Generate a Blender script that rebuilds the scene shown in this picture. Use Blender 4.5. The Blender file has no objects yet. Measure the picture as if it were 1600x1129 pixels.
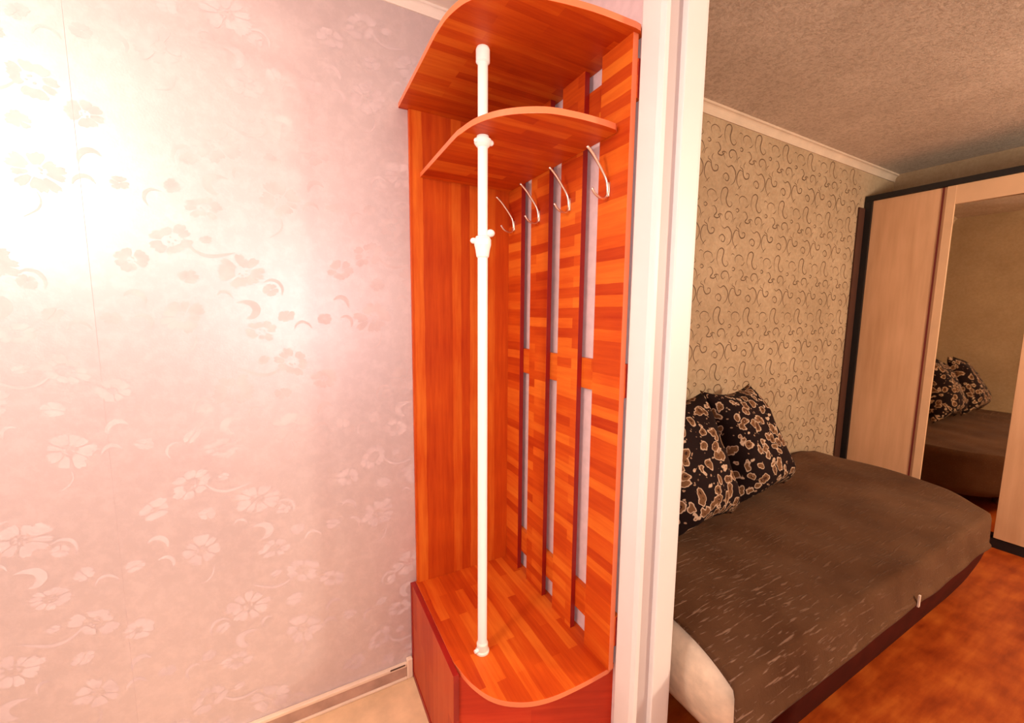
import bpy, bmesh, math, random
from mathutils import Vector, Matrix
random.seed(7)
scene = bpy.context.scene
COL = scene.collection
# ------------------------------------------------------------------ camera
cam_d = bpy.data.cameras.new('camera'); cam = bpy.data.objects.new('camera', cam_d); COL.objects.link(cam)
R_ = Vector((0.88038615, -0.47417059, 0.00908199))
U_ = Vector((0.04608074, 0.10458542, 0.99344776))
F_ = Vector((0.47201355, 0.87419914, -0.11392568))
CAMLOC = Vector((-0.81757, -1.50234, 1.44209))
cam.matrix_world = Matrix(((R_.x, U_.x, -F_.x, CAMLOC.x), (R_.y, U_.y, -F_.y, CAMLOC.y),
                           (R_.z, U_.z, -F_.z, CAMLOC.z), (0, 0, 0, 1)))
cam_d.sensor_width = 36; cam_d.lens = 638.425 / 1600 * 36; cam_d.clip_start = 0.02
scene.camera = cam
# ------------------------------------------------------------------ world, lights, exposure
w = bpy.data.worlds.new('world'); scene.world = w; w.use_nodes = True
w.node_tree.nodes['Background'].inputs[0].default_value = (1, .9, .8, 1)
w.node_tree.nodes['Background'].inputs[1].default_value = 0.02

def lamp(name, kind, loc, power, color, size, rot=None):
    d = bpy.data.lights.new(name, kind); d.energy = power; d.color = color
    if kind == 'AREA':
        d.shape = 'DISK'; d.size = size
    else:
        d.shadow_soft_size = size
    o = bpy.data.objects.new(name, d); COL.objects.link(o); o.location = loc
    if rot: o.rotation_euler = rot
    return o
lamp('hall_lamp', 'POINT', (-1.93, -1.15, 2.03), 33, (1, .81, .71), .11)          # warm hall lamp
lamp('phone_flash', 'POINT', CAMLOC + U_ * .03, 12, (1, .90, .90), .012)          # the phone's own flash
lamp('bedroom_lamp', 'POINT', (2.1, -3.0, 1.95), 125, (1, .84, .66), .15)            # dim warm lamp deeper in the bedroom
scene.view_settings.view_transform = 'Standard'; scene.view_settings.look = 'None'
scene.view_settings.gamma = 1; scene.view_settings.use_curve_mapping = False
scene.view_settings.exposure = 0.9

# ------------------------------------------------------------------ node helpers
def newmat(name):
    m = bpy.data.materials.new(name); m.use_nodes = True
    nt = m.node_tree; b = nt.nodes['Principled BSDF']
    return m, nt, b
def N(nt, t, **kw):
    n = nt.nodes.new(t)
    for k, v in kw.items(): setattr(n, k, v)
    return n
def ramp(nt, stops, fac=None, interp='LINEAR'):
    r = N(nt, 'ShaderNodeValToRGB'); e = r.color_ramp.elements; r.color_ramp.interpolation = interp
    e[0].position, e[0].color = stops[0][0], (*stops[0][1], 1)
    e[1].position, e[1].color = stops[-1][0], (*stops[-1][1], 1)
    for p, c in stops[1:-1]:
        x = e.new(p); x.color = (*c, 1)
    if fac is not None: nt.links.new(fac, r.inputs[0])
    return r
def coords(nt, scale=(1, 1, 1), axes='xyz'):
    tc = N(nt, 'ShaderNodeTexCoord'); s = N(nt, 'ShaderNodeSeparateXYZ'); c = N(nt, 'ShaderNodeCombineXYZ')
    nt.links.new(tc.outputs['Object'], s.inputs[0])
    for i, a in enumerate(axes):
        if a == '0': continue
        mm = N(nt, 'ShaderNodeMath', operation='MULTIPLY'); mm.inputs[1].default_value = scale[i]
        nt.links.new(s.outputs[a.upper()], mm.inputs[0]); nt.links.new(mm.outputs[0], c.inputs[i])
    return c.outputs[0]
def noise(nt, vec, scale, detail=4, rough=.55):
    n = N(nt, 'ShaderNodeTexNoise'); n.inputs['Scale'].default_value = scale
    n.inputs['Detail'].default_value = detail; n.inputs['Roughness'].default_value = rough
    if vec is not None: nt.links.new(vec, n.inputs['Vector'])
    return n
def mix(nt, fac, a, b, blend='MIX'):
    m = N(nt, 'ShaderNodeMix', data_type='RGBA', blend_type=blend)
    for s, v in ((0, fac), (6, a), (7, b)):
        if hasattr(v, 'is_linked'): nt.links.new(v, m.inputs[s])
        elif isinstance(v, (int, float)): m.inputs[s].default_value = v
        else: m.inputs[s].default_value = (*v, 1)
    return m.outputs[2]
def bump(nt, b, h, strength, dist=.002):
    bp = N(nt, 'ShaderNodeBump'); bp.inputs['Strength'].default_value = strength; bp.inputs['Distance'].default_value = dist
    nt.links.new(h, bp.inputs['Height']); nt.links.new(bp.outputs[0], b.inputs['Normal'])
def setp(b, col=None, rough=None, metal=None, spec=None, **kw):
    if col is not None: b.inputs['Base Color'].default_value = (*col, 1)
    if rough is not None: b.inputs['Roughness'].default_value = rough
    if metal is not None: b.inputs['Metallic'].default_value = metal
    if spec is not None: b.inputs['Specular IOR Level'].default_value = spec
    for k, v in kw.items(): b.inputs[k].default_value = v
def plain(name, col, rough=.5, metal=0, spec=.5, var=.06, scale=8, bmp=0, **kw):
    m, nt, b = newmat(name); setp(b, col, rough, metal, spec, **kw)
    n = noise(nt, coords(nt), scale)
    d = tuple(c * (1 - var * 2) for c in col); l = tuple(min(1, c * (1 + var)) for c in col)
    r = ramp(nt, [(.3, d), (.7, l)], n.outputs['Fac']); nt.links.new(r.outputs[0], b.inputs['Base Color'])
    if bmp:
        n2 = noise(nt, coords(nt), bmp[0], 6); bump(nt, b, n2.outputs['Fac'], bmp[1], bmp[2])
    return m
# cherry laminate printed with glued staves; u = along the grain, v = across
def cherry(name, u, v, off=0.0, dark=(.36, .022, .002), mid=(.58, .082, .006), light=(.80, .22, .022), stave=(.30, .032), soft=.66):
    m, nt, b = newmat(name); setp(b, rough=.5, spec=.22)
    vec = coords(nt, (1, 1, 1), u + v + '0')
    add = N(nt, 'ShaderNodeVectorMath', operation='ADD'); add.inputs[1].default_value = (off, off * .37, 0)
    nt.links.new(vec, add.inputs[0])
    wob = noise(nt, add.outputs[0], 5, 3)
    wm = N(nt, 'ShaderNodeVectorMath', operation='MULTIPLY_ADD'); wm.inputs[1].default_value = (.0, .012, 0)
    nt.links.new(wob.outputs['Color'], wm.inputs[0]); nt.links.new(add.outputs[0], wm.inputs[2])
    br = N(nt, 'ShaderNodeTexBrick'); br.offset = .41; br.offset_frequency = 2; br.squash = 1
    br.inputs['Color1'].default_value = (0, 0, 0, 1); br.inputs['Color2'].default_value = (1, 1, 1, 1)
    br.inputs['Scale'].default_value = 1; br.inputs['Mortar Size'].default_value = 0
    br.inputs['Brick Width'].default_value = stave[0]; br.inputs['Row Height'].default_value = stave[1]
    nt.links.new(wm.outputs[0], br.inputs['Vector'])
    sc = N(nt, 'ShaderNodeVectorMath', operation='MULTIPLY'); sc.inputs[1].default_value = (3, 42, 1)
    nt.links.new(add.outputs[0], sc.inputs[0])
    g = noise(nt, sc.outputs[0], 1.3, 8, .68)
    big = noise(nt, add.outputs[0], 4, 2)
    f1 = N(nt, 'ShaderNodeMix'); f1.data_type = 'FLOAT'; f1.inputs[0].default_value = soft
    nt.links.new(br.outputs['Color'], f1.inputs[2]); nt.links.new(g.outputs['Fac'], f1.inputs[3])
    f2 = N(nt, 'ShaderNodeMix'); f2.data_type = 'FLOAT'; f2.inputs[0].default_value = .3
    nt.links.new(f1.outputs[0], f2.inputs[2]); nt.links.new(big.outputs['Fac'], f2.inputs[3])
    r = ramp(nt, [(.25, dark), (.5, mid), (.79, light)], f2.outputs[0])
    nt.links.new(r.outputs[0], b.inputs['Base Color'])
    return m
M = {}
M['panel_v'] = cherry('cherry_upright', 'z', 'x', .3, stave=(4.5, .036))
M['slat'] = [cherry('cherry_slat_%d' % i, 'y', 'z', .7 + i * 1.9, soft=.54) for i in range(4)]
M['rail'] = cherry('cherry_rail', 'y', 'z', 4.4)
M['seat'] = cherry('cherry_seat', 'y', 'x', 2.2)
M['top'] = cherry('cherry_top', 'x', 'y', 5.1)
M['shelf'] = cherry('cherry_shelf', 'x', 'y', 8.3)
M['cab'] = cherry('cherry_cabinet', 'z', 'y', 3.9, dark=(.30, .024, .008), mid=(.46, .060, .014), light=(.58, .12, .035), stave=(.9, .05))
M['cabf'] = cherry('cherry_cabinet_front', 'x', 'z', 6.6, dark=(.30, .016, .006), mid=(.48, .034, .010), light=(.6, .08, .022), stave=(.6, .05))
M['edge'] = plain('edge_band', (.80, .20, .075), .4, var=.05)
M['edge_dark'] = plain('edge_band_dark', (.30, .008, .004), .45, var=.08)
M['enamel'] = plain('white_enamel', (.93, .91, .87), .22, var=.01)
M['clear'] = plain('clear_plastic', (.85, .78, .68), .2, var=.03)
M['nickel'] = plain('nickel', (.86, .78, .70), .28, 1.0, var=.03)
M['white_frame'] = plain('white_door_paint', (.80, .75, .73), .45, var=.015, scale=3)
M['grey_frame'] = plain('pale_grey_rebate', (.58, .50, .49), .5, var=.02, scale=3)
# pink wallpaper with a satin ground: the ground shines, the printed flowers are matt and a little lighter
m, nt, b = newmat('pink_wallpaper'); M['pink'] = m
n1 = noise(nt, coords(nt), 2.2, 4); n2 = noise(nt, coords(nt, (1, 1, 1)), 26, 5, .7)
r = ramp(nt, [(.3, (.64, .55, .56)), (.7, (.71, .625, .635))], n1.outputs['Fac'])
r2 = ramp(nt, [(.45, (.93, .93, .93)), (.62, (1, 1, 1))], n2.outputs['Fac'])
nt.links.new(mix(nt, 1.0, r.outputs[0], r2.outputs[0], 'MULTIPLY'), b.inputs['Base Color'])
setp(b, rough=.47, metal=.42, spec=.5)
n3 = noise(nt, coords(nt), 180, 3); bump(nt, b, n3.outputs['Fac'], .25, .0008)
m, nt, b = newmat('flower_print'); M['flower'] = m
n1 = noise(nt, coords(nt), 14, 4)
r = ramp(nt, [(.35, (.60, .495, .50)), (.65, (.68, .575, .58))], n1.outputs['Fac'])
nt.links.new(r.outputs[0], b.inputs['Base Color']); setp(b, rough=.62, spec=.3, metal=.05)
M['pink_side'] = plain('pink_paper_side', (.74, .56, .57), .6, var=.05, scale=30)
M['hall_floor'] = plain('cream_linoleum', (.80, .56, .33), .45, var=.10, scale=9)
M['hall_ceiling'] = plain('hall_ceiling_white', (.88, .80, .70), .8, var=.02)
M['skirt'] = plain('taupe_skirting', (.50, .32, .24), .5, var=.12, scale=14)
M['skirt_edge'] = plain('cream_skirting_lip', (.84, .66, .50), .5, var=.05)
M['crack'] = plain('dark_gap', (.10, .045, .025), .8)
# bedroom
m, nt, b = newmat('beige_wallpaper'); M['beige'] = m
n1 = noise(nt, coords(nt), 3, 5); n2 = noise(nt, coords(nt), 45, 6, .75)
r = ramp(nt, [(.3, (.38, .275, .175)), (.7, (.48, .36, .24))], n1.outputs['Fac'])
r2 = ramp(nt, [(.35, (.84, .82, .78)), (.65, (1, 1, 1))], n2.outputs['Fac'])
nt.links.new(mix(nt, 1.0, r.outputs[0], r2.outputs[0], 'MULTIPLY'), b.inputs['Base Color'])
setp(b, rough=.6, spec=.3); bump(nt, b, n2.outputs['Fac'], .5, .002)
M['scroll'] = plain('scroll_print', (.15, .085, .045), .6, var=.15)
m, nt, b = newmat('textured_ceiling'); M['ceil2'] = m
n1 = noise(nt, coords(nt), 3, 5); n2 = noise(nt, coords(nt), 60, 5, .75)
r = ramp(nt, [(.3, (.56, .47, .395)), (.7, (.68, .58, .495))], n1.outputs['Fac'])
r2 = ramp(nt, [(.36, (.72, .69, .66)), (.56, (1, 1, 1))], n2.outputs['Fac'])
nt.links.new(mix(nt, 1.0, r.outputs[0], r2.outputs[0], 'MULTIPLY'), b.inputs['Base Color'])
setp(b, rough=.85, spec=.2); bump(nt, b, n2.outputs['Fac'], .7, .005)
M['cornice'] = plain('cornice_cream', (.62, .49, .38), .6, var=.05)
m, nt, b = newmat('laminate_floor'); M['lam'] = m
vec = coords(nt, (1.2, 7, 1), 'xyz')
n1 = noise(nt, vec, 3, 6, .65); n2 = noise(nt, coords(nt), 6, 4)
f = N(nt, 'ShaderNodeMath', operation='ADD'); nt.links.new(n1.outputs['Fac'], f.inputs[0]); nt.links.new(n2.outputs['Fac'], f.inputs[1])
r = ramp(nt, [(.34, (.17, .016, .001)), (.5, (.32, .05, .005)), (.70, (.50, .12, .015))], None)
h = N(nt, 'ShaderNodeMath', operation='MULTIPLY'); h.inputs[1].default_value = .5; nt.links.new(f.outputs[0], h.inputs[0])
nt.links.new(h.outputs[0], r.inputs[0]); nt.links.new(r.outputs[0], b.inputs['Base Color']); setp(b, rough=.38, spec=.4)
M['black'] = plain('black_trim', (.006, .004, .004), .5)
M['darkbrown'] = plain('dark_brown_board', (.06, .018, .008), .6)
m, nt, b = newmat('pale_oak_door'); M['oak'] = m
n1 = noise(nt, coords(nt, (9, 14, 1.2)), 1.5, 5); n2 = noise(nt, coords(nt, (1, 1, .6)), 2.5, 3)
f = N(nt, 'ShaderNodeMath', operation='ADD'); nt.links.new(n1.outputs['Fac'], f.inputs[0]); nt.links.new(n2.outputs['Fac'], f.inputs[1])
h = N(nt, 'ShaderNodeMath', operation='MULTIPLY'); h.inputs[1].default_value = .5; nt.links.new(f.outputs[0], h.inputs[0])
r = ramp(nt, [(.35, (.55, .31, .165)), (.65, (.72, .43, .25))], h.outputs[0]); nt.links.new(r.outputs[0], b.inputs['Base Color']); setp(b, rough=.45)
M['oak_strip'] = plain('pale_handle_strip', (.70, .44, .26), .4, var=.03)
M['redline'] = plain('dark_red_groove', (.16, .015, .008), .6)
M['mirror'] = plain('mirror_glass', (.74, .64, .50), .02, 1.0, var=.0)
M['cream_up'] = plain('cream_upholstery', (.78, .62, .47), .85, var=.14, scale=12, bmp=(120, .4, .002), spec=.2)
M['bed_side'] = plain('dark_red_bed_frame', (.055, .006, .002), .9, var=.15, spec=.1)
# blanket: dark brown, quilted in short light strokes
m, nt, b = newmat('brown_blanket'); M['blanket'] = m
n1 = noise(nt, coords(nt), 3.2, 5); n2 = noise(nt, coords(nt), 90, 4, .7)
vs = coords(nt, (10, 85, 85), 'xyz'); n3 = noise(nt, vs, 1.3, 3, .5)
r = ramp(nt, [(.3, (.066, .026, .011)), (.7, (.125, .060, .030))], n1.outputs['Fac'])
r3 = ramp(nt, [(.58, (0, 0, 0)), (.66, (1, 1, 1))], n3.outputs['Fac'])
tcx = N(nt, 'ShaderNodeTexCoord'); sx = N(nt, 'ShaderNodeSeparateXYZ'); nt.links.new(tcx.outputs['Object'], sx.inputs[0])
mr = N(nt, 'ShaderNodeMapRange'); mr.inputs[1].default_value = 1.2; mr.inputs[2].default_value = .25; mr.inputs[3].default_value = .1; mr.inputs[4].default_value = .75
nt.links.new(sx.outputs['X'], mr.inputs[0])
mm = N(nt, 'ShaderNodeMath', operation='MULTIPLY'); nt.links.new(r3.outputs[0], mm.inputs[0]); nt.links.new(mr.outputs[0], mm.inputs[1])
nt.links.new(mix(nt, mm.outputs[0], r.outputs[0], (.27, .16, .11)), b.inputs['Base Color'])
setp(b, rough=.9, spec=.08); b.inputs['Sheen Weight'].default_value = .05; b.inputs['Sheen Roughness'].default_value = .4
b.inputs['Sheen Tint'].default_value = (.9, .75, .6, 1)
ad = N(nt, 'ShaderNodeMath', operation='ADD'); nt.links.new(n2.outputs['Fac'], ad.inputs[0]); nt.links.new(r3.outputs[0], ad.inputs[1])
bump(nt, b, ad.outputs[0], .6, .003)
# paisley cushion cloth: near-black ground, brown blobs outlined in cream
m, nt, b = newmat('paisley_cloth'); M['paisley'] = m
uv = N(nt, 'ShaderNodeTexCoord'); uvo = uv.outputs['Object']
nz = noise(nt, uvo, 9, 3, .6)
wv = N(nt, 'ShaderNodeVectorMath', operation='MULTIPLY_ADD'); wv.inputs[1].default_value = (.09, .09, .09)
nt.links.new(nz.outputs['Color'], wv.inputs[0]); nt.links.new(uvo, wv.inputs[2])
def vor(scale, rnd=.9):
    v = N(nt, 'ShaderNodeTexVoronoi'); v.inputs['Scale'].default_value = scale
    v.inputs['Randomness'].default_value = rnd; nt.links.new(wv.outputs[0], v.inputs['Vector']); return v
v1 = vor(19); v2 = vor(46, 1)
K = (.010, .003, .003); B1 = (.15, .070, .032); B2 = (.10, .030, .016); CR = (.52, .37, .27)
rb = ramp(nt, [(.0, CR), (.09, B2), (.16, K), (.21, B1), (.36, B1), (.40, CR), (.44, CR), (.47, K), (1, K)], v1.outputs['Distance'])
rs = ramp(nt, [(.0, (1, 1, 1)), (.22, (1, 1, 1)), (.27, (0, 0, 0)), (1, (0, 0, 0))], v2.outputs['Distance'])
sel = ramp(nt, [(.55, (0, 0, 0)), (.6, (1, 1, 1))], v2.outputs['Color'])
gate = mix(nt, 1.0, rs.outputs[0], sel.outputs[0], 'MULTIPLY')
nt.links.new(mix(nt, gate, rb.outputs[0], (.34, .21, .14)), b.inputs['Base Color'])
setp(b, rough=.85, spec=.15)
n9 = noise(nt, uvo, 60, 3); bump(nt, b, n9.outputs['Fac'], .3, .001)
M['tag'] = plain('pale_tag', (.62, .48, .40), .6)

# ------------------------------------------------------------------ geometry helpers
def link_mesh(name, verts, faces, mat, parent=None, smooth=False, bevel=0, seg=2, sub=0, uvs=None):
    me = bpy.data.meshes.new(name)
    if parent is not None:
        L = PLOC[parent.name]; verts = [(v[0] - L[0], v[1] - L[1], v[2] - L[2]) for v in verts]
    me.from_pydata([tuple(v) for v in verts], [], faces)
    if uvs:
        ul = me.uv_layers.new(name='UVMap')
        for lp in me.loops: ul.data[lp.index].uv = uvs[lp.vertex_index]
    me.materials.append(mat)
    bm = bmesh.new(); bm.from_mesh(me); bmesh.ops.recalc_face_normals(bm, faces=bm.faces); bm.to_mesh(me); bm.free()
    if smooth: me.polygons.foreach_set('use_smooth', [True] * len(me.polygons))
    o = bpy.data.objects.new(name, me); COL.objects.link(o)
    if parent is not None: o.parent = parent
    if bevel:
        b = o.modifiers.new('bevel', 'BEVEL'); b.width = bevel; b.segments = seg; b.limit_method = 'ANGLE'
    if sub:
        s = o.modifiers.new('sub', 'SUBSURF'); s.levels = s.render_levels = sub
    return o
PLOC = {}
def thing(name, label, cat, loc=(0, 0, 0), group=None):
    o = bpy.data.objects.new(name, None); COL.objects.link(o); o.location = loc; PLOC[o.name] = Vector(loc)
    o['label'] = label; o['category'] = cat; o.empty_display_size = .1
    if group: o['group'] = group
    return o
def struct(o): o['kind'] = 'structure'; return o
def boxv(x0, x1, y0, y1, z0, z1):
    v = [(x, y, z) for x in (x0, x1) for y in (y0, y1) for z in (z0, z1)]
    f = [(0, 1, 3, 2), (4, 6, 7, 5), (0, 4, 5, 1), (2, 3, 7, 6), (0, 2, 6, 4), (1, 5, 7, 3)]
    return v, f
def box(name, x0, x1, y0, y1, z0, z1, mat, parent=None, bevel=0):
    v, f = boxv(x0, x1, y0, y1, z0, z1); return link_mesh(name, v, f, mat, parent, bevel=bevel)
def boxes(name, bl, mat, parent=None, bevel=0):
    V, Fc = [], []
    for bb in bl:
        v, f = boxv(*bb); k = len(V); V += v; Fc += [tuple(i + k for i in q) for q in f]
    return link_mesh(name, V, Fc, mat, parent, bevel=bevel)
def prism(outline, z0, z1):
    n = len(outline)
    v = [(x, y, z0) for x, y in outline] + [(x, y, z1) for x, y in outline]
    f = [tuple(range(n))[::-1], tuple(range(n, 2 * n))] + [(i, (i + 1) % n, n + (i + 1) % n, n + i) for i in range(n)]
    return v, f
def board(name, outline, z0, z1, mat, edgemat, parent, bevel=.0012):
    v, f = prism(outline, z0, z1)
    o = link_mesh(name, v, f, mat, parent, bevel=bevel)
    o.data.materials.append(edgemat)
    for p in o.data.polygons:
        if abs(p.normal.z) < .5: p.material_index = 1
    return o
def catmull(pts, n=6):
    P = [Vector(p) for p in pts]; out = []
    for i in range(len(P) - 1):
        a = P[i - 1] if i else P[0] * 2 - P[1]; b_, c = P[i], P[i + 1]
        d = P[i + 2] if i + 2 < len(P) else P[-1] * 2 - P[-2]
        for k in range(n):
            t = k / n
            out.append(.5 * ((2 * b_) + (c - a) * t + (2 * a - 5 * b_ + 4 * c - d) * t * t + (3 * b_ - a - 3 * c + d) * t ** 3))
    out.append(P[-1]); return out
def lathe(prof, cx, cy, seg=28, axis='z'):
    V, Fc = [], []
    for r, z in prof:
        for k in range(seg):
            a = 2 * math.pi * k / seg; V.append((cx + r * math.cos(a), cy + r * math.sin(a), z))
    n = len(prof)
    for i in range(n - 1):
        for k in range(seg):
            Fc.append((i * seg + k, i * seg + (k + 1) % seg, (i + 1) * seg + (k + 1) % seg, (i + 1) * seg + k))
    Fc.append(tuple(range(seg))[::-1]); Fc.append(tuple((n - 1) * seg + k for k in range(seg)))
    return V, Fc
def tube(path, rad, seg=12):
    path = [Vector(p) for p in path]; V, Fc = [], []
    up = Vector((0, 1, 0)); n = len(path)
    for i, p in enumerate(path):
        t = (path[min(i + 1, n - 1)] - path[max(i - 1, 0)]).normalized()
        s = t.cross(up).normalized(); q = s.cross(t).normalized()
        r = rad(i / (n - 1)) if callable(rad) else rad
        for k in range(seg):
            a = 2 * math.pi * k / seg; V.append(p + (s * math.cos(a) + q * math.sin(a)) * r)
    for i in range(n - 1):
        for k in range(seg):
            Fc.append((i * seg + k, i * seg + (k + 1) % seg, (i + 1) * seg + (k + 1) % seg, (i + 1) * seg + k))
    Fc.append(tuple(range(seg))[::-1]); Fc.append(tuple((n - 1) * seg + k for k in range(seg)))
    return V, Fc
def ball(c, r, sq=1.0, seg=20, rings=12):
    V, Fc = [], []
    prof = [(max(r * math.sin(math.pi * i / rings), 1e-4), c[2] - r * sq * math.cos(math.pi * i / rings)) for i in range(rings + 1)]
    return lathe(prof, c[0], c[1], seg)

# ------------------------------------------------------------------ the setting
HC = 2.5      # hall ceiling
BC = 2.576    # bedroom ceiling
BW = .06      # bedroom wallpapered wall plane
D0, D1, DH = -.742, -1.56, 2.24   # door opening in the dividing wall (y from, y to, height)
WT = .115
wl = struct(box('wall_left', -3.3, WT, 0, .16, 0, HC + .1, M['pink']))
wr_b = [(0, WT, D0, 0, 0, HC + .1), (0, WT, -2.5, D1, 0, HC + .1), (0, WT, D1, D0, DH, HC + .1)]
wall_r = struct(boxes('wall_right', wr_b, M['pink_side']))
# bedroom face of the dividing wall carries the bedroom paper
skin = [(WT, WT + .004, D0 - .0, BW, 0, BC), (WT, WT + .004, -3.6, D1, 0, BC), (WT, WT + .004, D1, D0, DH, BC)]
struct(boxes('wall_partition', skin, M['beige']))
struct(box('wall_rear', -3.3, WT, -2.6, -2.5, 0, HC + .1, M['pink']))
struct(box('wall_end', -3.4, -3.3, -2.6, .16, 0, HC + .1, M['pink']))
struct(box('floor', -3.3, .0, -2.5, 0, -.1, 0, M['hall_floor']))
struct(box('ceiling', -3.3, 0, -2.5, 0, HC, HC + .1, M['hall_ceiling']))
bw = struct(box('wall_back', WT + .004, 3.6, BW, BW + .1, 0, BC, M['beige']))
struct(box('wall_far', 3.49, 3.6, -3.6, BW, 0, BC, M['beige']))
struct(box('wall_front', WT, 3.6, -3.7, -3.6, 0, BC, M['beige']))
struct(box('floor', 0, 3.6, -3.6, BW + .1, -.1, 0, M['lam']))
struct(box('ceiling', WT, 3.6, -3.6, BW + .1, BC, BC + .1, M['ceil2']))
# cornice on the bedroom wall: a rounded cove strip
def cove(name, x0, x1, y, z, s, mat, sgn=-1):
    pr = [(0, 0), (sgn * s * .55, 0), (sgn * s * .55, -s * .15)]
    for k in range(6):
        a = k / 5 * math.pi / 2; pr.append((sgn * s * (.5 - .35 * math.sin(a)), -s * (.2 + .65 * (1 - math.cos(a)))))
    pr += [(sgn * s * .12, -s), (0, -s)]
    n = len(pr); V = [(x0, y + a, z + b_) for a, b_ in pr] + [(x1, y + a, z + b_) for a, b_ in pr]
    Fc = [tuple(range(n)), tuple(range(n, 2 * n))[::-1]] + [(i, (i + 1) % n, n + (i + 1) % n, n + i) for i in range(n)]
    return struct(link_mesh(name, V, Fc, mat))
cove('trim_1', WT + .004, 3.49, BW, BC, .055, M['cornice'])
cove('trim_2', -3.3, 0, 0, HC, .035, M['hall_ceiling'])
# skirting on the left hall wall: lip, taupe face, foot
bs = box('baseboard_left', -3.3, -.475, -.014, 0, .010, .052, M['skirt'], bevel=.002); struct(bs)
struct(box('skirting_lip', -3.3, -.475, -.017, 0, .052, .066, M['skirt_edge'], None, .003))
struct(box('skirting_foot', -3.3, -.475, -.020, 0, 0, .010, M['skirt_edge'], None, .003))
cap = struct(box('skirting_end_cap', -.475, -.452, -.019, 0, 0, .082, M['skirt_edge'], None, .004))
struct(box('skirting_gap', -.54, -.482, -.0175, -.0165, .060, .066, M['crack']))
for o in list(COL.objects):
    if o.name.startswith('skirting'): o.parent = bs; del o['kind']
# ---- flower print on the pink paper (flat print, laid 0.3 mm proud), world x/z on plane y=0
def ribbon(pts, w0, w1, peak=.5):
    pts = [Vector(p) for p in pts]; n = len(pts); L, Rr = [], []
    for i, p in enumerate(pts):
        t = (pts[min(i + 1, n - 1)] - pts[max(i - 1, 0)]); t = t.normalized() if t.length else Vector((1, 0))
        s = Vector((-t.y, t.x)); u = i / (n - 1)
        ww = w0 + (w1 - w0) * math.sin(math.pi * min(1, max(0, u ** (math.log(.5) / math.log(peak)))))
        L.append(p + s * ww / 2); Rr.append(p - s * ww / 2)
    V = L + Rr; Fc = [(i, i + 1, n + i + 1, n + i) for i in range(n - 1)]
    return V, Fc
class Print:
    def __init__(s): s.V, s.F, s.k = [], [], 0
    def add(s, V, Fc):
        k = len(s.V); d = .0002 + .0003 * random.random()
        s.V += [(v[0], -d, v[1]) for v in V]; s.F += [tuple(i + k for i in f) for f in Fc]
    def blob(s, cx, cz, a, b_, rot, n=9, jag=.12, hole=None):
        V = []; c, sn = math.cos(rot), math.sin(rot)
        for k in range(n):
            t = 2 * math.pi * k / n; rr = 1 + random.uniform(-jag, jag)
            x, z = a * rr * math.cos(t), b_ * rr * math.sin(t); V.append((cx + x * c - z * sn, cz + x * sn + z * c))
        s.add(V, [tuple(range(n))])
    def flower(s, cx, cz, R, n, tilt, sq=.85, hole=.34):
        # petals round an open centre, each a notched lobe
        for k in range(n):
            a = 2 * math.pi * k / n + random.uniform(-.16, .16); Ro = R * random.uniform(.78, 1.14)
            h = math.pi / n * 1.02
            pl = [(hole, -h * .8), (.62, -h), (.86, -h * .85), (1.0, -h * .38), (.92, 0), (1.0, h * .38), (.86, h * .85), (.62, h), (hole, h * .8)]
            V = []
            for rr, da in pl:
                x, z = Ro * rr * math.cos(a + da), Ro * rr * math.sin(a + da) * sq
                V.append((cx + x * math.cos(tilt) - z * math.sin(tilt), cz + x * math.sin(tilt) + z * math.cos(tilt)))
            s.add(V, [tuple(range(len(V)))])
        for k in range(5):
            a = random.uniform(0, 6.28); s.blob(cx + R * .16 * math.cos(a), cz + R * .16 * math.sin(a), R * .06, R * .05, a, 6)
    def stem(s, cx, cz, sc, rot, pts, w0, w1, peak=.5):
        c, sn = math.cos(rot), math.sin(rot)
        P = catmull([(cx + sc * (x * c - z * sn), cz + sc * (x * sn + z * c)) for x, z in pts], 5)
        s.add(*ribbon(P, w0 * sc, w1 * sc, peak))
pr = Print()
COMMA = [(-.5, .1), (-.2, .32), (.15, .28), (.38, 0), (.42, -.35)]
DROP = [(-.6, .15), (-.2, .2), (.2, .08), (.35, -.25), (.15, -.6), (-.15, -.7)]
SWEEP = [(-.9, .35), (-.5, -.1), (0, -.25), (.5, -.12), (.9, .05)]
TW, TH = .53, .36
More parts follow.
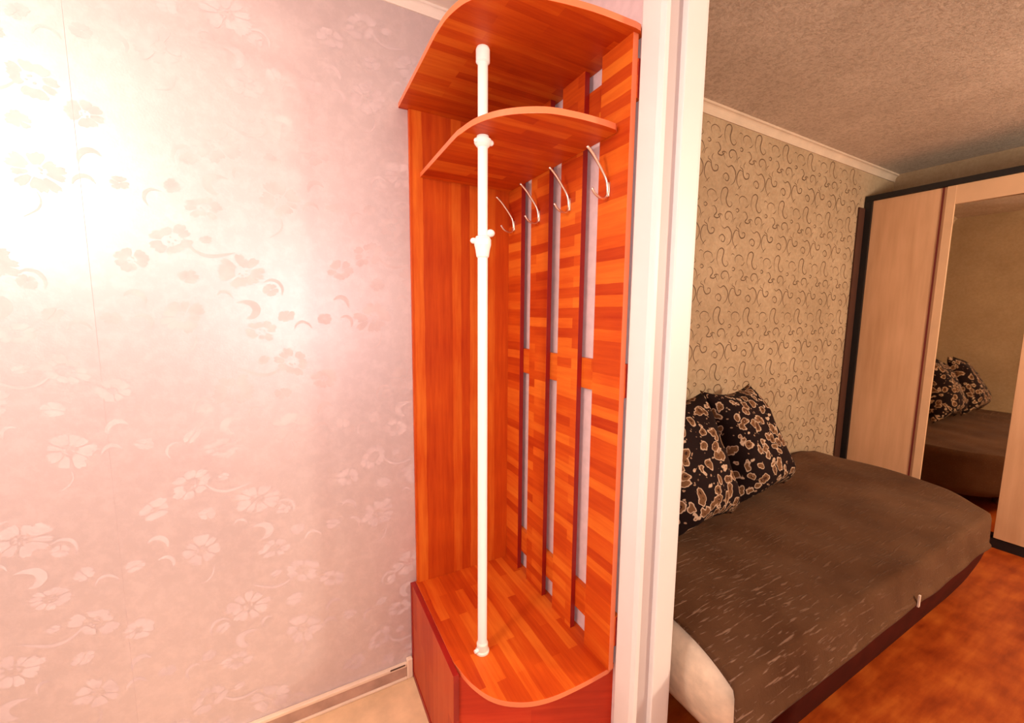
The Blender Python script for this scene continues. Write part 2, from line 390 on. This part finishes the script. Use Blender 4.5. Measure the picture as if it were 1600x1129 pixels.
def cluster(x, z, fl):
    e = lambda a: a * random.uniform(.93, 1.07)
    f = -1 if fl else 1
    pr.flower(x, z, e(.058), 12, .3 * f)
    pr.stem(x - .10 * f, z + .052, .050, 0, [(p[0] * f, p[1]) for p in COMMA], .05, .30)
    pr.stem(x - .085 * f, z - .012, .045, -.3, [(p[0] * f, p[1]) for p in COMMA], .05, .26)
    pr.flower(x - .155 * f, z - .004, .026, 6, 0, .7, .1)
    pr.stem(x + .012 * f, z - .085, .04, 1.0, [(p[0] * f, p[1]) for p in SWEEP], .03, .12)
    # second group
    pr.flower(x + .155 * f, z + .135, .062, 13, -.15 * f, .78)
    pr.stem(x + .235 * f, z + .095, .060, -.2 * f, [(p[0] * f, p[1]) for p in COMMA], .04, .16)
    pr.flower(x + .225 * f, z + .085, .021, 7, 0, .9, .12)
    pr.stem(x + .165 * f, z + .035, .055, 0, [(p[0] * f, p[1]) for p in DROP], .03, .42, .55)
    pr.stem(x + .105 * f, z + .065, .036, .3, [(p[0] * f, p[1]) for p in COMMA], .05, .24)
    pr.flower(x + .020 * f, z + .115, .027, 7, 0, .8, .05)
    # third group: open corolla with a spray
    pr.flower(x - .01 * f, z + .215, .055, 9, .5 * f, .7, .45)
    pr.stem(x + .075 * f, z + .195, .070, -.1, [(p[0] * f, p[1]) for p in SWEEP], .03, .14)
    pr.flower(x + .07 * f, z + .225, .018, 5, .4, .7, .05)
    pr.flower(x - .10 * f, z + .155, .040, 8, .2 * f, .85, .3)
    pr.flower(x + .195 * f, z - .045, .046, 11, 0, .7, .4)
    pr.flower(x + .265 * f, z + .005, .024, 6, .5, .8, .05)
    pr.stem(x + .31 * f, z - .03, .05, .5, [(p[0] * f, p[1]) for p in COMMA], .04, .18)
for i in range(-5, 4):
    for j in range(0, 8):
        x = -1.094 + i * TW + (TW / 2 if j % 2 else 0); z = 1.427 - 3 * TH + (j - 1) * TH
        cluster(x, z, j % 2 == 1)
V, Fc = [], []
keep = [f for f in pr.F if all(-3.25 < pr.V[i][0] < -.03 and .08 < pr.V[i][2] < 2.44 for i in f)]
used = sorted({i for f in keep for i in f}); mp = {i: k for k, i in enumerate(used)}
fp = link_mesh('floral_print', [pr.V[i] for i in used], [tuple(mp[i] for i in f) for f in keep], M['flower'])
fp.parent = wl; fp['kind'] = 'stuff'
sm = box('paper_seam', -1.2806, -1.280, -.0006, 0, .07, 2.46, M['flower'], None); sm.parent = wl
# ---- scroll print on the beige bedroom paper
ps = Print()
MOT = [
 ([(60, 500), (40, 440), (50, 370), (80, 343), (103, 362), (98, 405), (92, 440), (104, 480), (130, 500), (152, 474), (135, 448)], 5),
 ([(228, 460), (218, 415), (248, 385), (288, 398), (300, 432)], 3.2),
 ([(60, 640), (42, 600), (28, 582), (58, 574), (68, 590)], 3.5),
 ([(150, 640), (168, 590), (148, 545), (110, 545), (92, 580), (110, 612), (130, 590)], 4.2),
 ([(262, 525), (290, 518), (312, 560), (290, 602), (322, 612), (348, 585), (338, 560)], 4.5),
 ([(60, 668), (92, 690), (125, 672), (160, 710), (168, 760), (152, 810), (125, 835)], 4.6),
 ([(240, 700), (205, 690), (182, 740), (184, 800), (222, 858)], 4.4),
 ([(58, 800), (50, 768), (78, 745), (104, 772), (94, 806), (70, 800), (74, 782)], 4.2),
 ([(215, 640), (206, 662), (232, 680), (240, 722), (262, 752), (294, 740), (298, 706), (274, 700), (272, 720)], 4.6),
 ([(190, 515), (205, 500), (222, 515), (207, 532), (192, 522)], 4.0),
 ([(195, 860), (215, 830), (232, 812)], 3), ([(175, 395), (190, 380), (212, 392)], 2.6),
 ([(255, 610), (240, 640), (246, 665)], 3), ([(320, 440), (300, 470), (280, 480)], 3),
 ([(168, 640), (178, 600), (200, 580)], 2.6),
]
SW, SH = .285, .338
for i in range(-4, 9):
    for j in range(-4, 6):
        ox, oz = 1.095 + i * SW, 1.50 + j * SH
        if ox > 3.0: continue
        for pts, wd in MOT:
            P = catmull([(ox + (a - 60) / 300 * SW, oz - (b_ - 340) / 520 * SH) for a, b_ in pts], 4)
            if all(WT + .02 < p.x < 3.0 and .1 < p.y < BC - .06 for p in P):
                ps.add(*ribbon(P, .0012, wd * .0016))
sp = link_mesh('scroll_print', [(v[0], BW + v[1] - .0002, v[2]) for v in ps.V], ps.F, M['scroll'])
sp.parent = bw; sp['kind'] = 'stuff'
# ---- door frame in the dividing wall
box_cas = [(-.018, 0, -.756, -.677, 0, DH + .075)]
d1 = struct(box('door_1', 0, .052, D0 - .004, D0 - .0003, 0, DH, M['grey_frame']))
def dpart(name, *a, mat='white_frame', bevel=.003):
    o = box(name, *a, M[mat], None, bevel); o.parent = d1; return o
# hall-side architrave, stepped profile
v, f = prism([(0, -.677), (-.012, -.677), (-.018, -.684), (-.018, -.742), (-.014, -.756), (.0, -.757)], 0, DH + .08)
o = link_mesh('architrave', v, f, M['white_frame'], bevel=.002); o.parent = d1
dpart('architrave', -.018, 0, D1 - .066, D1 + .014, 0, DH + .08)
dpart('architrave', -.018, 0, D1 + .0145, -.7575, DH - .014, DH + .08)
dpart('door_stop', .052, .121, -.762, D0 - .0003, 0, DH)
dpart('door_stop', .052, .121, D1, D1 + .02, 0, DH)
dpart('door_stop', .052, .121, D1 + .0205, -.7625, DH - .02, DH - .0005)
dpart('jamb', 0, .052, D1 + .0003, D1 + .010, 0, DH, mat='grey_frame')
dpart('jamb', 0, .052, D1 + .0105, D0 - .0045, DH - .010, DH - .0005, mat='grey_frame')
dpart('architrave', .121, .135, -.755, -.685, 0, DH + .07)
dpart('threshold', .0, .12, D1 + .021, -.763, .0005, .012, mat='skirt')

# ------------------------------------------------------------------ hallway coat rack
ZB, ZT, ZS = .394, 2.142, 1.921
rack = thing('coat_rack', 'tall cherry-red coat rack with slatted back, white pole, shelves and bench cabinet', 'coat rack', (-.23, -.33, 0))
box('side_panel', -.428, -.004, -.017, -.001, ZB, ZT, M['panel_v'], rack, .001)
SL = [(-.118, -.018), (-.305, -.190), (-.484, -.374), (-.674, -.558)]
for i, (a, b_) in enumerate(SL):
    o = box('slat', -.036, -.018, a, b_, ZB, ZT, M['slat'][i], rack, .0008)
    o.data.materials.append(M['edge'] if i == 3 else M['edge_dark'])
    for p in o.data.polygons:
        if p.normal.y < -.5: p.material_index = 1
for z0, z1 in ((.468, .562), (1.216, 1.310), (1.992, 2.086)):
    o = box('rail', -.0178, -.001, -.676, -.018, z0, z1, M['rail'], rack, .0008)
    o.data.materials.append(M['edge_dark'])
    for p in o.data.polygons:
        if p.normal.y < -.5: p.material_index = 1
def arc(cx, cy, rx, ry, a0, a1, n=10, p=1.0):
    return [(cx + rx * math.cos(math.radians(a0 + (a1 - a0) * k / n)), cy + ry * math.sin(math.radians(a0 + (a1 - a0) * k / n))) for k in range(n + 1)]
# top board: straight left edge, rounded front corner
top = [(-.001, -.001), (-.460, -.001), (-.462, -.40)] + [tuple(p) for p in catmull([(-.462, -.42), (-.455, -.50), (-.428, -.573), (-.37, -.625), (-.279, -.656), (-.163, -.678), (-.04, -.686)], 5)] + [(-.022, -.684), (-.001, -.668)]
board('top_board', top, ZT, ZT + .016, M['top'], M['edge'], rack)
sh = [(-.037, -.018), (-.392, -.018), (-.397, -.35)] + [tuple(p) for p in catmull([(-.397, -.40), (-.380, -.493), (-.337, -.567), (-.262, -.622), (-.179, -.640), (-.101, -.643), (-.052, -.640)], 5)] + [(-.037, -.628)]
board('hat_shelf', sh, ZS, ZS + .016, M['shelf'], M['edge'], rack)
seat = [(-.001, -.001), (-.431, -.001), (-.431, -.40)] + [tuple(p) for p in catmull([(-.431, -.43), (-.411, -.520), (-.374, -.592), (-.311, -.640), (-.233, -.664), (-.126, -.670), (-.03, -.668)], 5)] + [(-.001, -.660)]
board('seat_board', seat, ZB - .016, ZB, M['seat'], M['edge'], rack)
# bench cabinet under the seat board
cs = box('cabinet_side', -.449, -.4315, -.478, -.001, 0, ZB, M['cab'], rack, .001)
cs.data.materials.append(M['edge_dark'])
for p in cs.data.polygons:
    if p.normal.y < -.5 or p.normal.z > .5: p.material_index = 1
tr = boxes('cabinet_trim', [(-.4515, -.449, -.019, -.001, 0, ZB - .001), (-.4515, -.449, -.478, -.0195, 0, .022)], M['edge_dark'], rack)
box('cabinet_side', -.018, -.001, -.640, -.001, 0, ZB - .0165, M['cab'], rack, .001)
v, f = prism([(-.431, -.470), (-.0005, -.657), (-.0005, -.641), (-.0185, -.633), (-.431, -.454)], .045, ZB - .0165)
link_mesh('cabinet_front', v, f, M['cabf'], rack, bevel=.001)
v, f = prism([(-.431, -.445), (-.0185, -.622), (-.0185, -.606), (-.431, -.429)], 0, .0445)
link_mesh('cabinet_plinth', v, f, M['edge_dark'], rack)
# pole with its fittings
PX, PY = -.337, -.434
v, f = lathe([(.0128, ZB + .001), (.0128, ZS - .0)], PX, PY, 28)
pole = link_mesh('pole', *lathe([(.0142, ZB + .002), (.0142, 1.640)], PX, PY), M['enamel'], rack, smooth=False)
pole2 = link_mesh('pole', *lathe([(.0136, 1.641), (.0136, ZS - .001)], PX, PY), M['enamel'], rack)
pole3 = link_mesh('pole', *lathe([(.0136, ZS + .017), (.0136, ZT - .001)], PX, PY), M['enamel'], rack)
def subpart(name, vf, mat, par, smooth=False):
    o = link_mesh(name, vf[0], vf[1], mat, rack, smooth=smooth); o.parent = par; return o
def offs(vf, d): return [tuple(Vector(v) + Vector(d)) for v in vf[0]], vf[1]
subpart('pole_foot', lathe([(.0215, ZB + .0005), (.0215, ZB + .006), (.0178, ZB + .009), (.0175, ZB + .030), (.0150, ZB + .034)], PX, PY), M['clear'], pole)
subpart('clamp_screw', tube([(PX - .017, PY - .004, ZB + .014), (PX - .028, PY - .006, ZB + .014)], .0055), M['enamel'], pole)
subpart('pole_collar', lathe([(.0142, 1.598), (.0175, 1.602), (.0205, 1.622), (.0235, 1.634), (.0235, 1.648), (.0190, 1.656), (.0137, 1.659)], PX, PY), M['enamel'], pole)
subpart('clamp_knob', ball((PX + .024 * .88, PY - .024 * .47 + .006, 1.667), .0125, .85), M['enamel'], pole, True)
subpart('clamp_knob', ball((PX - .0235, PY + .010, 1.645), .009, .9), M['enamel'], pole, True)
subpart('shelf_flange', lathe([(.0137, ZS - .030), (.0165, ZS - .028), (.0215, ZS - .022), (.0235, ZS - .018), (.0235, ZS - .010), (.0165, ZS - .007), (.0165, ZS - .0005)], PX, PY), M['enamel'], pole2)
subpart('clamp_screw', ball((PX + .022, PY - .006, ZS - .016), .0075), M['enamel'], pole2, True)
subpart('clamp_screw', ball((PX - .021, PY - .004, ZS - .016), .0065), M['enamel'], pole2, True)
subpart('top_flange', lathe([(.0137, ZT - .040), (.0185, ZT - .036), (.0185, ZT - .006), (.0165, ZT - .0005)], PX, PY), M['enamel'], pole3)
# hooks: rod bent from a high hat arm down to a short upturned coat arm, screwed to the slat by a small plate
HP = catmull([(-.078, 0, .096), (-.058, 0, .080), (-.032, 0, .052), (-.012, 0, .026), (-.0045, 0, .004), (-.005, 0, -.016), (-.015, 0, -.028), (-.034, 0, -.026), (-.048, 0, -.018), (-.058, 0, -.006)], 5)
hv, hf = tube(HP, lambda t: .0038 if t < .6 else .0034)
pv, pf = boxv(-.0022, 0, -.006, .006, -.022, .016)
for i, y in enumerate((-.065, -.247, -.425, -.603)):
    if i == 0:
        me = bpy.data.meshes.new('hook'); me.from_pydata([tuple(v) for v in hv], [], hf); me.materials.append(M['nickel'])
        me.polygons.foreach_set('use_smooth', [True] * len(me.polygons))
        mp_ = bpy.data.meshes.new('hook_plate'); mp_.from_pydata(pv, [], pf); mp_.materials.append(M['nickel'])
    h = bpy.data.objects.new('hook', me); COL.objects.link(h); h.parent = rack
    h.location = Vector((-.0365, y, 1.786)) - PLOC[rack.name]
    q = bpy.data.objects.new('hook_plate', mp_); COL.objects.link(q); q.parent = h

# ------------------------------------------------------------------ bedroom: wardrobe with mirror
MIR = 3.0
XW = 3.05; WT_ = 2.33; WY0 = .052; YD1 = -.385; YM = -.80; YE = -1.75
wd = thing('wardrobe', 'tall pale wooden sliding-door wardrobe with a mirrored middle door behind the bed', 'wardrobe', (3.28, -.8, 0))
boxes('carcass', [(XW + .03, 3.485, WY0 - .02, WY0, 0, WT_ - .02), (XW + .03, 3.485, YE, YE + .02, 0, WT_ - .02), (3.47, 3.485, YE + .02, WY0 - .02, 0, WT_ - .02)], M['darkbrown'], wd)
box('top_rail', XW - .012, 3.485, YE, WY0, WT_ - .02, WT_ + .018, M['black'], wd, .002)
box('left_stile', XW - .012, XW + .03, WY0 - .042, WY0, .06, WT_ - .0205, M['black'], wd)
box('shade_strip', XW - .10, XW - .0125, WY0 - .003, WY0 + .006, .0, WT_ - .07, M['darkbrown'], wd)  # shade on the wall beside the wardrobe, built as a dark board
box('bottom_track', XW - .006, 3.465, YE + .021, WY0 - .021, 0, .06, M['black'], wd)
dr = box('sliding_door', XW + .004, XW + .026, YD1, WY0 - .043, .062, WT_ - .022, M['oak'], wd, .001)
subp = lambda nm, a, mt: (lambda o: setattr(o, 'parent', dr) or o)(box(nm, *a, M[mt], wd))
subp('groove', (XW + .001, XW + .0035, YD1 + .012, YD1 + .022, .062, WT_ - .022), 'redline')
mdo = box('mirror_door', XW + .036, XW + .05, YM - .02, YD1 - .0005, .062, WT_ - .022, M['darkbrown'], wd)
o = box('frame_strip', XW - .004, XW + .0115, YD1 - .045, YD1 - .001, .062, WT_ - .022, M['oak_strip'], wd, .001); o.parent = mdo
o = box('top_panel', XW - .001, XW + .0115, YM - .01, YD1 - .0455, 2.188, WT_ - .022, M['oak_strip'], wd); o.parent = mdo
o = box('mirror_pane', XW + .006, XW + .0115, YM - .01, YD1 - .0455, .09, 2.1875, M['mirror'], wd); o.parent = mdo
pvt = Vector((XW + .009, YD1 - .05, 0)) - PLOC[wd.name]
o.data.transform(Matrix.Translation(pvt) @ Matrix.Rotation(math.radians(MIR), 4, 'Z') @ Matrix.Translation(-pvt))
dr2 = box('sliding_door', XW - .010, XW + .0055, YE + .021, YM, .066, WT_ - .022, M['oak'], wd, .001)

# ------------------------------------------------------------------ bed
BX0, BX1, BY0, BY1, BZ = .215, 2.545, -.945, .045, .44
bed = thing('bed', 'low bed with cream upholstered end and dark frame along the beige scroll-papered wall', 'bed', ((BX0 + BX1) / 2, -.47, 0))
# mattress: rounded slab whose end bulges and tucks in underneath
def slab(x0, x1, y0, y1, z0, z1, rc, nz=10, tuck=.05, bulge=.02, far=.1):
    rings = []
    for k in range(nz + 1):
        t = k / nz; z = z0 + (z1 - z0) * t
        ins = bulge * (1 - math.sin(math.pi * min(1, t * 1.05))) + tuck * (1 - t) ** 2
        if t > .8: ins += .045 * ((t - .8) / .2) ** 2
        a0, a1, c0, c1 = x0 + ins, x1 - ins, y0 + ins, y1
        ring = []
        for cx, cy, s in ((a1 - rc, c1 - .02, 0), (a0 + rc, c1 - .02, 90), (a0 + rc, c0 + rc, 180), (a1 - far, c0 + rc * 1.6, 270)):
            r_y = .02 if s in (0, 90) else (rc * 1.6 if s == 270 else rc); rx = far if s == 270 else rc
            for q in range(7):
                a = math.radians(s + 90 * q / 6); ring.append((cx + rx * math.cos(a), cy + r_y * math.sin(a), z))
        rings.append(ring)
    V = [p for r in rings for p in r]; n = len(rings[0])
    Fc = [(k * n + i, k * n + (i + 1) % n, (k + 1) * n + (i + 1) % n, (k + 1) * n + i) for k in range(nz) for i in range(n)]
    Fc.append(tuple(range(n))[::-1]); Fc.append(tuple(nz * n + i for i in range(n)))
    return V, Fc
link_mesh('mattress', *slab(BX0 - .01, 2.44, BY0 + .012, BY1, .15, BZ, .10, far=.52), M['cream_up'], bed, smooth=True)
link_mesh('bed_frame', *slab(BX0 + .20, 2.46, BY0 - .004, BY1 - .03, .12, .365, .05, tuck=.05, bulge=.0, far=.50), M['bed_side'], bed, smooth=True)
for x in (BX0 + .24, BX1 - .45):
    for y in (BY0 + .24, BY1 - .10):
        link_mesh('leg', *lathe([(.02, 0), (.028, .119)], x, y, 16), M['darkbrown'], bed)
# blanket: draped sheet with thickness
def bl_pt(u, v):
    # u along x (0..1), v across y (0 at wall .. 1 at the open side)
    x = .255 + (2.575 - .255) * u; y = BY1 - .02 + (BY0 - .02 - BY1) * v
    edge = .0
    if v > .6: x -= .10 * ((v - .6) / .4) ** 2 * (1 - u) ** 6
    if v > .35: x -= .42 * ((v - .35) / .65) ** 3 * u ** 5
    z = BZ + .012
    z += .006 * math.sin(7 * x + 3 * y) * math.sin(5 * y - 2 * x) + .003 * math.sin(19 * x + 11 * y)
    z += .03 * math.exp(-((x - 2.35) / .18) ** 2 - ((y - .0) / .12) ** 2)
    dy = BY0 + .02 - y
    if dy > 0: y = BY0 + .02 - dy * .35; z -= dy * 1.6
    return x, y, z
NU, NV = 120, 60
V = []; uvs = []
for j in range(NV + 1):
    for i in range(NU + 1):
        u, v = i / NU, j / NV
        V.append(bl_pt(u, v))
# the open side and far end hang over the edge
hang = []
for k in range(1, 6):
    for i in range(NU + 1):
        x, y, z = bl_pt(i / NU, 1); d = .006 * k
        x2 = x + (.004 * math.sin(40 * x + k))
        hang.append((x2, y - .010 * math.sin(k / 5 * 1.6) + .001 * math.sin(17 * x), z - d * (.80 + .03 * math.sin(13 * x))))
V += hang; NR = NV + 5
Fc = [(j * (NU + 1) + i, j * (NU + 1) + i + 1, (j + 1) * (NU + 1) + i + 1, (j + 1) * (NU + 1) + i) for j in range(NR) for i in range(NU)]
# far end drop
base = len(V)
for k in range(1, 7):
    for j in range(NV + 1):
        x, y, z = bl_pt(1, j / NV); V.append((x + .012 * math.sin(k / 6 * 1.5), y, z - .055 * k * (1 - (j / NV) ** 8) + .01 * math.sin(9 * y)))
for k in range(6):
    for j in range(NV):
        a = (j * (NU + 1) + NU) if k == 0 else base + (k - 1) * (NV + 1) + j
        a2 = ((j + 1) * (NU + 1) + NU) if k == 0 else a + 1
        b1 = base + k * (NV + 1) + j
        Fc.append((a, a2, b1 + 1, b1))
bl = link_mesh('blanket', V, Fc, M['blanket'], None, smooth=True)
so = bl.modifiers.new('solid', 'SOLIDIFY'); so.thickness = .008; so.offset = 0
bl['label'] = 'dark brown quilted blanket spread over the bed'; bl['category'] = 'blanket'
tg = box('label_tag', 1.270, 1.282, -.966, -.960, .330, .378, M['tag'], None, .001); tg.parent = bl
# paisley pillows: four corner points, blown up between, with pinched ears
def pillow(name, TL, TR, BR, BL, T, label, seed, pinch=.14, off=0.0):
    TL, TR, BR, BL = map(Vector, (TL, TR, BR, BL)); n = 36
    nrm = ((TR - TL) + (BR - BL)).cross((BL - TL) + (BR - TR)).normalized()
    if nrm.y > 0: nrm = -nrm
    rnd = random.Random(seed); ph = [rnd.uniform(0, 6) for _ in range(6)]
    V, Fc, uv = [], [], []
    for side in (1, -1):
        for j in range(n + 1):
            for i in range(n + 1):
                u, v = 2 * i / n - 1, 2 * j / n - 1
                uu = u * (1 - pinch * (1 - v * v)); vv = v * (1 - pinch * (1 - u * u))
                s, t = (uu + 1) / 2, (vv + 1) / 2
                p = (TL * (1 - s) + TR * s) * (1 - t) + (BL * (1 - s) + BR * s) * t
                th = T * max(0, (1 - u ** 4) * (1 - v ** 4)) ** .55 * (1 + .25 * v)
                th *= 1 - .35 * max(0, abs(u) * abs(v) - .4)
                rad = math.hypot(u, v); an = math.atan2(v, u)
                th += .010 * math.sin(9 * an + ph[0]) * max(0, rad - .45) * (1 - max(abs(u), abs(v)) ** 6)
                th += .006 * math.sin(5 * u + ph[1]) * math.cos(4 * v + ph[2]) * (1 - max(abs(u), abs(v)) ** 4)
                V.append(p + nrm * (th * side * (1 if side > 0 else .35)))
                uv.append((off + s * (TR - TL).length + (0 if side > 0 else 2), t * (BL - TL).length))
    m_ = (n + 1) ** 2
    for b0 in (0, m_):
        for j in range(n):
            for i in range(n):
                a = b0 + j * (n + 1) + i; Fc.append((a, a + 1, a + n + 2, a + n + 1))
    o = link_mesh(name, V, Fc, M['paisley'], None, smooth=True, uvs=uv)
    bm = bmesh.new(); bm.from_mesh(o.data); bmesh.ops.remove_doubles(bm, verts=bm.verts, dist=.0005)
    bmesh.ops.recalc_face_normals(bm, faces=bm.faces); bm.to_mesh(o.data); bm.free()
    o['label'] = label; o['category'] = 'pillow'; o['group'] = 'paisley pillows at the bed head'
    return o
pillow('pillow', (1.09, -.085, 1.05), (1.52, -.085, 1.055), (1.70, -.235, .47), (1.10, -.29, .47), .155,
       'black and brown paisley pillow leaning on the scroll wallpaper, farther from the door frame', 3, off=.0)
pillow('pillow', (.46, -.13, 1.03), (1.00, -.17, 1.065), (1.06, -.33, .475), (.50, -.38, .475), .15,
       'black and brown paisley pillow half hidden behind the white door frame', 8, off=5.3)
